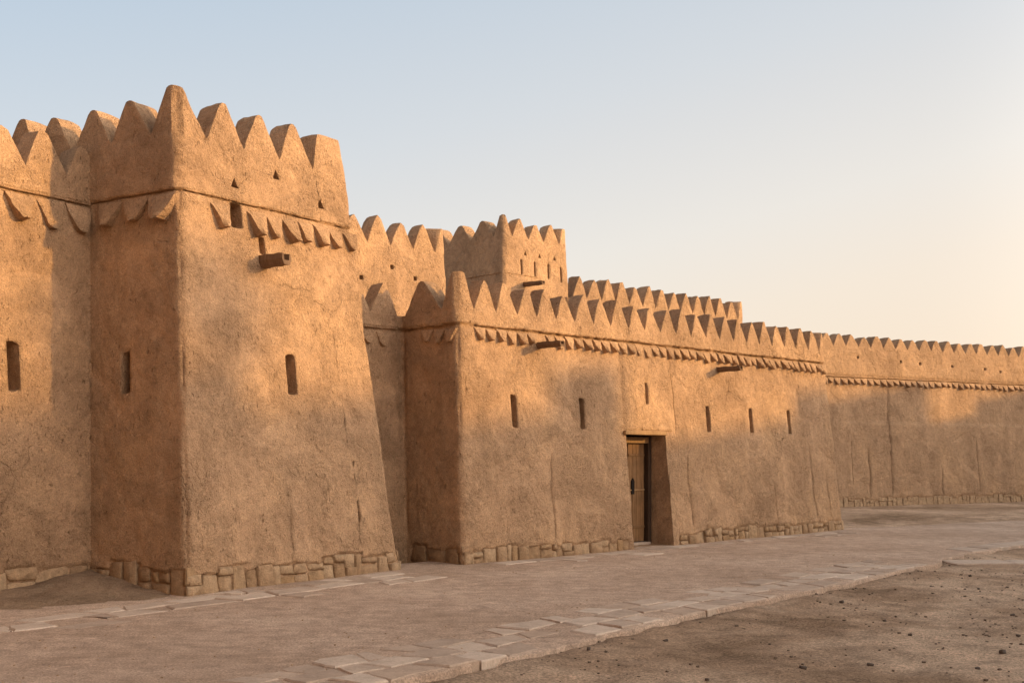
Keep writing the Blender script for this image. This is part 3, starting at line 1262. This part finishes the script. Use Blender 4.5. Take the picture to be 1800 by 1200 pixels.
gate.footing(2, 0.03, 11.25, 0.235, 0.10, 0.30, skip=((3.98, 5.16),))
gate.footing(1, 0.1, 1.27, 0.28, 0.2, 0.4)
gate.build(H=0.49, th=0.28, top=0.11)
gate.string_course(2, 0.025, 1.0, 0.028, 0.016, 1.4)
gate.string_course(1, 0.0, 0.8, 0.016)
gate.string_course(0, 0.3, 1.0, 0.016)
gate.pendants(2, 0.50, 11.0, 0.228, 3.58, 0.20, 0.11, skip=((1.85, 2.02),), taper=0.38)
gate.pendants(1, 0.18, 0.95, 0.3, 3.55, 0.20, 0.06)
gate.pendants(0, 0.9, 2.15, 0.28, 3.55, 0.20, 0.08)
gate.spout(2, 1.93, 3.40, 0.52, 0.12, 0.10, 0.05)
gate.spout(2, 6.93, 3.27, 0.52, 0.12, 0.10, 0.05)


# door, built in the frame of the gate front: x along the wall, y outwards from the base line
def gbox(name, x0, x1, y0, y1, z0, z1, mat, parent, bev=0.006, jit=0.0):
    bm = bmesh.new()
    bmesh.ops.create_cube(bm, size=1.0)
    for v in bm.verts:
        v.co = Vector((x0 + (x1 - x0) * (v.co.x + .5), y0 + (y1 - y0) * (v.co.y + .5), z0 + (z1 - z0) * (v.co.z + .5)))
        v.co += Vector((random.uniform(-jit, jit), random.uniform(-jit, jit), random.uniform(-jit, jit)))
    bmesh.ops.bevel(bm, geom=list(bm.edges), offset=bev, segments=1, affect='EDGES')
    vs = []
    for v in bm.verts:
        q = g0 + dd * v.co.x + dn * v.co.y
        vs.append(Vector((q.x, q.y, v.co.z)))
    fs = [tuple(v.index for v in f.verts) for f in bm.faces]
    bm.verts.index_update()
    o = mesh_obj(name, vs, fs, mat, parent, smooth=False)
    bm.free()
    return fix_normals(o)


DY = -0.60
gbox('lintel', 3.93, 5.10, -0.36, -0.125, 1.985, 2.050, M_lintel, gate.root, 0.012, 0.008)
gbox('door_frame', 5.03, 5.125, DY - 0.04, DY + 0.10, 0.0, 1.96, M_frame, gate.root)
gbox('door_frame', 3.995, 4.09, DY - 0.04, DY + 0.10, 0.0, 1.96, M_frame, gate.root)
gbox('door_head', 4.09, 5.03, DY - 0.04, DY + 0.11, 1.84, 1.95, M_lintel, gate.root)
gbox('door_sill', 4.09, 5.03, DY - 0.06, DY + 0.16, 0.004, 0.05, M_slab, gate.root)
door = gbox('door', 4.60, 5.00, DY - 0.05, DY - 0.01, 0.055, 1.835, M_frame, gate.root)
for k in range(4):
    xa = 4.545 + k * 0.116
    gbox('plank', xa, xa + 0.113, DY - 0.012, DY + 0.022 + random.uniform(-.003, .003), 0.06 + random.uniform(0, .01), 1.83, M_door, door, 0.004)
for z in (0.30, 1.60):
    gbox('batten', 4.55, 5.0, DY + 0.018, DY + 0.036, z, z + 0.05, M_door, door)
gbox('bar', 4.58, 5.0, DY + 0.026, DY + 0.04, 0.985, 1.005, M_lintel, door, 0.003)
hp = []
for sx, sz in ((-.035, .92), (.035, .92), (.04, 1.15), (.0, 1.21), (-.04, 1.15)):
    hp.append((4.66 + sx, sz))
vs = []
for yy in (DY + 0.02, DY + 0.045):
    for xx, zz in hp:
        q = g0 + dd * xx + dn * yy
        vs.append((q.x, q.y, zz))
mesh_obj('handle', vs, [(0, 1, 2, 3, 4), (9, 8, 7, 6, 5)] + [(k, (k + 1) % 5, 5 + (k + 1) % 5, 5 + k) for k in range(5)], M_iron, door, smooth=False)
leaf = gbox('door', 4.09, 4.50, DY - 0.13, DY - 0.09, 0.055, 1.835, M_frame, gate.root)
for k in range(3):
    xa = 4.10 + k * 0.13
    gbox('plank', xa, xa + 0.127, DY - 0.092, DY - 0.06, 0.06, 1.83, M_door, leaf, 0.004)
gbox('door_back', 4.0, 5.12, DY - 0.36, DY - 0.30, -0.05, 2.0, M_frame, gate.root)

# ------------------------------------------------------------------ rear wall behind the recess
A0 = Vector((-2.18, 21.8))
Aend = A0 + dd * 1.6
Ast = A0 - dd * 5.5
rear = Block('rear_wall', 'sunlit rear wall just right of the near tower, its top at the same height', 'wall',
             [Ast, Aend, Aend - dn * 3.0, Ast - dn * 3.0], [0.035, 0.03, 0.0, 0.0], 5.64, None, radius=0.12, step=0.08, visible=(0, 1), base_z=1.0)
LA = (rear.corner(1, 5.64) - rear.corner(0, 5.64)).length
rear.merlons(0, [LA - 0.32 - 0.565 * k for k in range(8, -1, -1)])
rear.merlons(1, [0.25, 0.95, 1.65, 2.35])
rear.corner_m = {1: (1.05, 0.36)}
for t, z in ((6.05, 5.24), (6.62, 5.08), (5.3, 4.96)):
    rear.opening(0, t - 0.55, 0.09, z - .045, z + .045, 0.25, 'slot', 'vent_hole')
rear.build(H=0.54, th=0.36, top=0.13)

# ------------------------------------------------------------------ rear tower
B0 = Vector((-0.20, 28.35))
B1 = B0 + dd * 3.12
bs = Vector((-0.70720, 0.70701))
rtow = Block('rear_tower', 'square rear tower rising highest behind, left side dark and front sunlit with four slits', 'tower',
             [B0, B1, B1 + bs * 5.0, B0 + bs * 5.0], [0.05, 0.05, 0.05, 0.05], 7.17, None, radius=0.10, step=0.08, visible=(0, 3), base_z=1.0)
for t, z in ((0.95, 6.44), (1.45, 6.44), (1.96, 6.44), (2.45, 6.42)):
    rtow.opening(0, t, 0.065, z - 0.21, z + 0.21, 0.4)
for t in (1.12, 1.66, 2.22):
    rtow.opening(0, t, 0.11, 6.76, 6.9, 0.25, 'tri', 'vent_hole')
LB = (rtow.corner(1, 7.17) - rtow.corner(0, 7.17)).length
LS = (rtow.corner(0, 7.17) - rtow.corner(3, 7.17)).length
rtow.merlons(0, [0.28 + (LB - 0.28 - 0.34) * k / 3 for k in range(4)])
rtow.merlons(3, [LS - 0.36 - 0.88 * k for k in range(4, -1, -1)])
rtow.merlons(1, [0.3, 0.9, 1.5, 2.1])
rtow.corner_m = {0: (1.10, 0.34), 1: (1.0, 0.36)}
rtow.build(H=0.50, th=0.36, top=0.13)
rtow.zs = 6.24
rtow.string_course(0, 0.0, 0.5, 0.012)
rtow.string_course(3, 0.55, 1.0, 0.012)
rtow.spout(0, 1.05, 6.0, 0.66, 0.13, 0.11, 0.05)

# ------------------------------------------------------------------ upper wall behind the gate block
C0 = Vector((1.19, 23.77)) + dd * 0.02
C1 = Vector((6.0, 28.58)) + dd * 0.1
upper = Block('upper_wall', 'upper sunlit parapet wall stepped back above the gate block, fourteen merlons long', 'wall',
              [C0, C1, C1 - dn * 1.2, C0 - dn * 1.2], [0.03, 0.03, 0.0, 0.03], 4.95, None, radius=0.10, step=0.08, visible=(0, 3), base_z=2.0)
LC = (upper.corner(1, 4.95) - upper.corner(0, 4.95)).length
upper.merlons(0, [0.12 + (LC - 0.12 - 0.30) * k / 13 for k in range(14)])
upper.merlons(1, [0.26, 0.85])
upper.corner_m = {1: (1.0, 0.4)}
upper.build(H=0.49, th=0.34, top=0.13)

# ------------------------------------------------------------------ far wall
fd = Vector((0.8716, 0.49021))
fn = Vector((0.49021, -0.8716))
F0 = Vector((10.29, 35.484)) - fd * 3.0
F1 = F0 + fd * 34
far = Block('far_wall', 'long straight mud wall in the distance at the right, half shaded', 'wall',
            [F0, F1, F1 - fn * 1.5, F0 - fn * 1.5], [0.08, 0.0, 0.0, 0.0], 5.03, 4.09, radius=0.10, step=0.10, visible=(0,), mat=M_mudfar)
LFW = (far.corner(1, 5.03) - far.corner(0, 5.03)).length
nmf = int((LFW - 0.4) / 0.56)
far.merlons(0, [0.2 + 0.56 * k for k in range(nmf + 1)])
for t, z in ((4.05, 4.72), (6.0, 4.66), (6.9, 4.62), (8.45, 4.6), (10.1, 4.56), (10.9, 4.5), (12.2, 4.52), (14.1, 4.5)):
    far.opening(0, t, 0.10, z - .05, z + .05, 0.25, 'slot', 'vent_hole')
far.crack(0, 5.25, 0.25, 3.8, 0.025, 0.07, 0.14)
far.crack(0, 4.25, 0.25, 1.9, 0.018, 0.05, 0.08)
far.crack(0, 3.55, 0.6, 2.2, 0.016, 0.04, 0.08)
far.crack(0, 7.6, 0.2, 1.2, 0.016, 0.04, 0.08)
far.crack(0, 9.4, 0.3, 2.2, 0.014, 0.03, 0.06)
far.relief.append((0, far.frac(0, 3.4, 2), 1.0, -1.0, 2.62, 0.022))
far.rows_anchor += [2.61, 2.64]
far.footing(0, 2.5, 33.0, 0.25, 0.12, 0.4, joined=True)
far.build(H=0.39, th=0.36, top=0.18)
far.string_course(0, 0.0, 1.0, 0.026, 0.0, 0.3)
far.pendants(0, 0.4, 33.0, 0.285, 4.04, 0.22, 0.12, taper=0.39)

# ------------------------------------------------------------------ pebbles on the open soil
rnd = random.Random(21)
PEB = [chunk_mesh('pebble', M_rock, 100 + s) for s in range(5)]
big = [(1005, 1136), (1035, 1147), (1190, 1092), (1170, 1128), (1353, 1130), (1555, 1092), (1412, 1172), (1243, 1196), (1790, 1118), (1763, 1146), (1718, 1174), (1705, 1010), (1720, 1035), (1636, 1032), (1780, 1082), (1530, 1168), (1600, 1120), (1480, 1060)]
for u, v in big:
    Y = (1.65 + 0.07) * 2000 / (v - 797)
    X = (u - 900) / 2000 * Y
    s = rnd.uniform(0.020, 0.045)
    o = bpy.data.objects.new('rock', rnd.choice(PEB))
    o.location = (X, Y, soil_height(X, Y) + s * 0.25)
    o.scale = (s * rnd.uniform(.9, 1.6), s * rnd.uniform(.8, 1.2), s * rnd.uniform(.6, .95))
    o.rotation_euler = (rnd.uniform(-.3, .3), rnd.uniform(-.3, .3), rnd.uniform(0, 6))
    COL.objects.link(o)
    tag(o, 'small dark rock lying loose on the brown foreground soil', 'rock', 'dark rocks on the foreground soil')
vs, fs = [], []
for k in range(6500):
    X, Y = rnd.uniform(-1, 9), rnd.uniform(7.5, 19)
    sdist = kerb_side(X, Y)
    if sdist < 0.03 or noise.noise(Vector((X * 0.9, Y * 0.9, 7))) + rnd.uniform(-.35, .35) < 0.0:
        continue
    s = 0.004 + 0.02 * rnd.random() ** 3
    me = rnd.choice(PEB)
    M = Matrix.Translation((X, Y, soil_height(X, Y) + s * .2)) @ Matrix.Rotation(rnd.uniform(0, 6), 4, 'Z') @ Matrix.Diagonal((s * rnd.uniform(.8, 1.7), s, s * .7, 1))
    b = len(vs)
    vs += [M @ v.co for v in me.vertices]
    fs += [tuple(b + q for q in p.vertices) for p in me.polygons]
gravel = mesh_obj('gravel', vs, fs, M_gravel, smooth=False)
tag(gravel, 'fine dark gravel scattered over the foreground soil', 'gravel', kind='stuff')

vs, fs = [], []
for k in range(2600):
    q = rnd.random() ** 1.6
    X, Y = rnd.uniform(-7, 6), rnd.uniform(8, 22)
    sdist = kerb_side(X, Y)
    if sdist > -0.05 or (Vector((X, Y)) - g0).dot(dn) < 0.0 or (Vector((X, Y)) - c0).dot(tn) < 0.05:
        continue
    s = 0.003 + 0.011 * rnd.random() ** 3
    me = rnd.choice(PEB)
    M = Matrix.Translation((X, Y, road_z(X, Y) + s * .2)) @ Matrix.Rotation(rnd.uniform(0, 6), 4, 'Z') @ Matrix.Diagonal((s * rnd.uniform(.8, 1.7), s, s * .7, 1))
    b = len(vs)
    vs += [M @ v.co for v in me.vertices]
    fs += [tuple(b + q for q in p.vertices) for p in me.polygons]
grit = mesh_obj('grit', vs, fs, M_stone, smooth=False)
tag(grit, 'fine tan grit strewn over the earth lane', 'gravel', kind='stuff')

# ------------------------------------------------------------------ the street opposite (outside the frame): it throws the shade
sx = Vector((math.cos(SUN_AZ), math.sin(SUN_AZ)))
sy = Vector((-sx.y, sx.x))
TAN = math.tan(SUN_EL)


def house(w0, w1, dist, ztop, depth, label, z_at):
    """unseen mud house across the square; ztop = height its shadow reaches on the walls opposite"""
    h = ztop + (dist - z_at) * TAN
    a, b = sx * dist + sy * w0, sx * dist + sy * w1
    p = [a, a + sx * depth, b + sx * depth, b]
    root = empty('unseen_mud_house', (a.x, a.y, 0), label, 'house', 'unseen houses across the square')
    vs = [(q.x, q.y, z) for z in (-0.3, h) for q in p]
    mesh_obj('wall', vs, [(0, 1, 5, 4), (1, 2, 6, 5), (2, 3, 7, 6), (3, 0, 4, 7), (4, 5, 6, 7)], M_mud, root, smooth=False)
    n = max(1, int((w1 - w0) / 1.6))
    for k in range(n):
        m = a.lerp(b, (k + .5) / n)
        q = [m + sy * s * 0.3 - sx * t for s, t in ((-1, .0), (1, .0), (1, .05), (-1, .05))]
        vs = [(v.x, v.y, z) for z in (1.6, 2.5) for v in q]
        mesh_obj('shutter', vs, [(0, 1, 5, 4), (1, 2, 6, 5), (2, 3, 7, 6), (3, 0, 4, 7), (4, 5, 6, 7), (0, 3, 2, 1)], M_frame, root, smooth=False)
    return root


house(-14, 13.45, 30, 2.25, 7, 'mud house out of view across the square, nearest the camera', -8.1)
house(13.45, 16.5, 31, 2.38, 7, 'mud house out of view facing the near tower', -5.2)
house(16.5, 18.3, 30, 2.18, 7, 'narrow mud house out of view facing the left half of the gate block', -3.3)
house(18.3, 19.85, 32, 3.12, 5, 'tall narrow mud house out of view facing the door', -2.1)
house(19.85, 24.45, 30, 2.05, 7, 'mud house out of view facing the right half of the gate block', 0.0)
house(24.45, 33.0, 31, 3.0, 7, 'mud house out of view facing the end of the gate block', 2.0)
house(33.0, 39.6, 34, 3.65, 7, 'tall mud house out of view facing the start of the far wall', 5.2)
house(39.6, 41.05, 32, 2.82, 6, 'low mud house out of view facing the far wall', 7.9)
house(41.05, 62, 36, 3.75, 7, 'long mud house out of view facing the far wall', 10.2)

# unseen house added behind the camera to cut sky light on the tower's side
root = empty('unseen_mud_house', (-9, -9, 0), 'large unseen mud house added behind the camera to block sky light', 'house', 'unseen houses across the square')
vs = [(x, y, z) for z in (-0.3, 16.0) for x, y in ((-34, -2), (-3.5, -21), (4, -11), (-26, 9))]
mesh_obj('wall', vs, [(0, 1, 5, 4), (1, 2, 6, 5), (2, 3, 7, 6), (3, 0, 4, 7), (4, 5, 6, 7)], M_mud, root, smooth=False)

# leafy tree beside those houses, also outside the frame
tb = sx * 25.5 + sy * 13.15
tree = empty('unseen_tamarisk_tree', (tb.x, tb.y, 0), 'leafy tree out of view whose shade dapples the near tower', 'tree')
vs, fs = [], []
hc = 3.35 + (25.5 + 6.0) * TAN
for s_ in range(9):
    z = (hc - 0.6) * s_ / 8 - 0.2
    rr = 0.22 - 0.14 * s_ / 8
    for k in range(8):
        a = k * math.pi / 4
        vs.append((tb.x + rr * math.cos(a) + 0.1 * math.sin(z), tb.y + rr * math.sin(a), z))
for s_ in range(8):
    for k in range(8):
        fs.append((s_ * 8 + k, s_ * 8 + (k + 1) % 8, (s_ + 1) * 8 + (k + 1) % 8, (s_ + 1) * 8 + k))
mesh_obj('trunk', vs, fs, M_bark, tree)
rnd = random.Random(5)
vs, fs = [], []
for k in range(3000):
    u = Vector((rnd.gauss(0, 1), rnd.gauss(0, 1), rnd.gauss(0, 1))).normalized() * rnd.random() ** 0.45
    c = Vector((tb.x + u.x * 0.9, tb.y + u.y * 0.9, hc + u.z * 1.15))
    if noise.noise(c * 1.6) < -0.12:
        continue
    a = Vector((rnd.uniform(-1, 1), rnd.uniform(-1, 1), rnd.uniform(-1, 1))).normalized() * 0.055
    b_ = a.cross(Vector((rnd.uniform(-1, 1), rnd.uniform(-1, 1), rnd.uniform(-1, 1)))).normalized() * 0.025
    q = len(vs)
    vs += [c - a, c + b_, c + a, c - b_]
    fs.append((q, q + 1, q + 2, q + 3))
crown = mesh_obj('crown', vs, fs, M_leaf, tree, smooth=False)
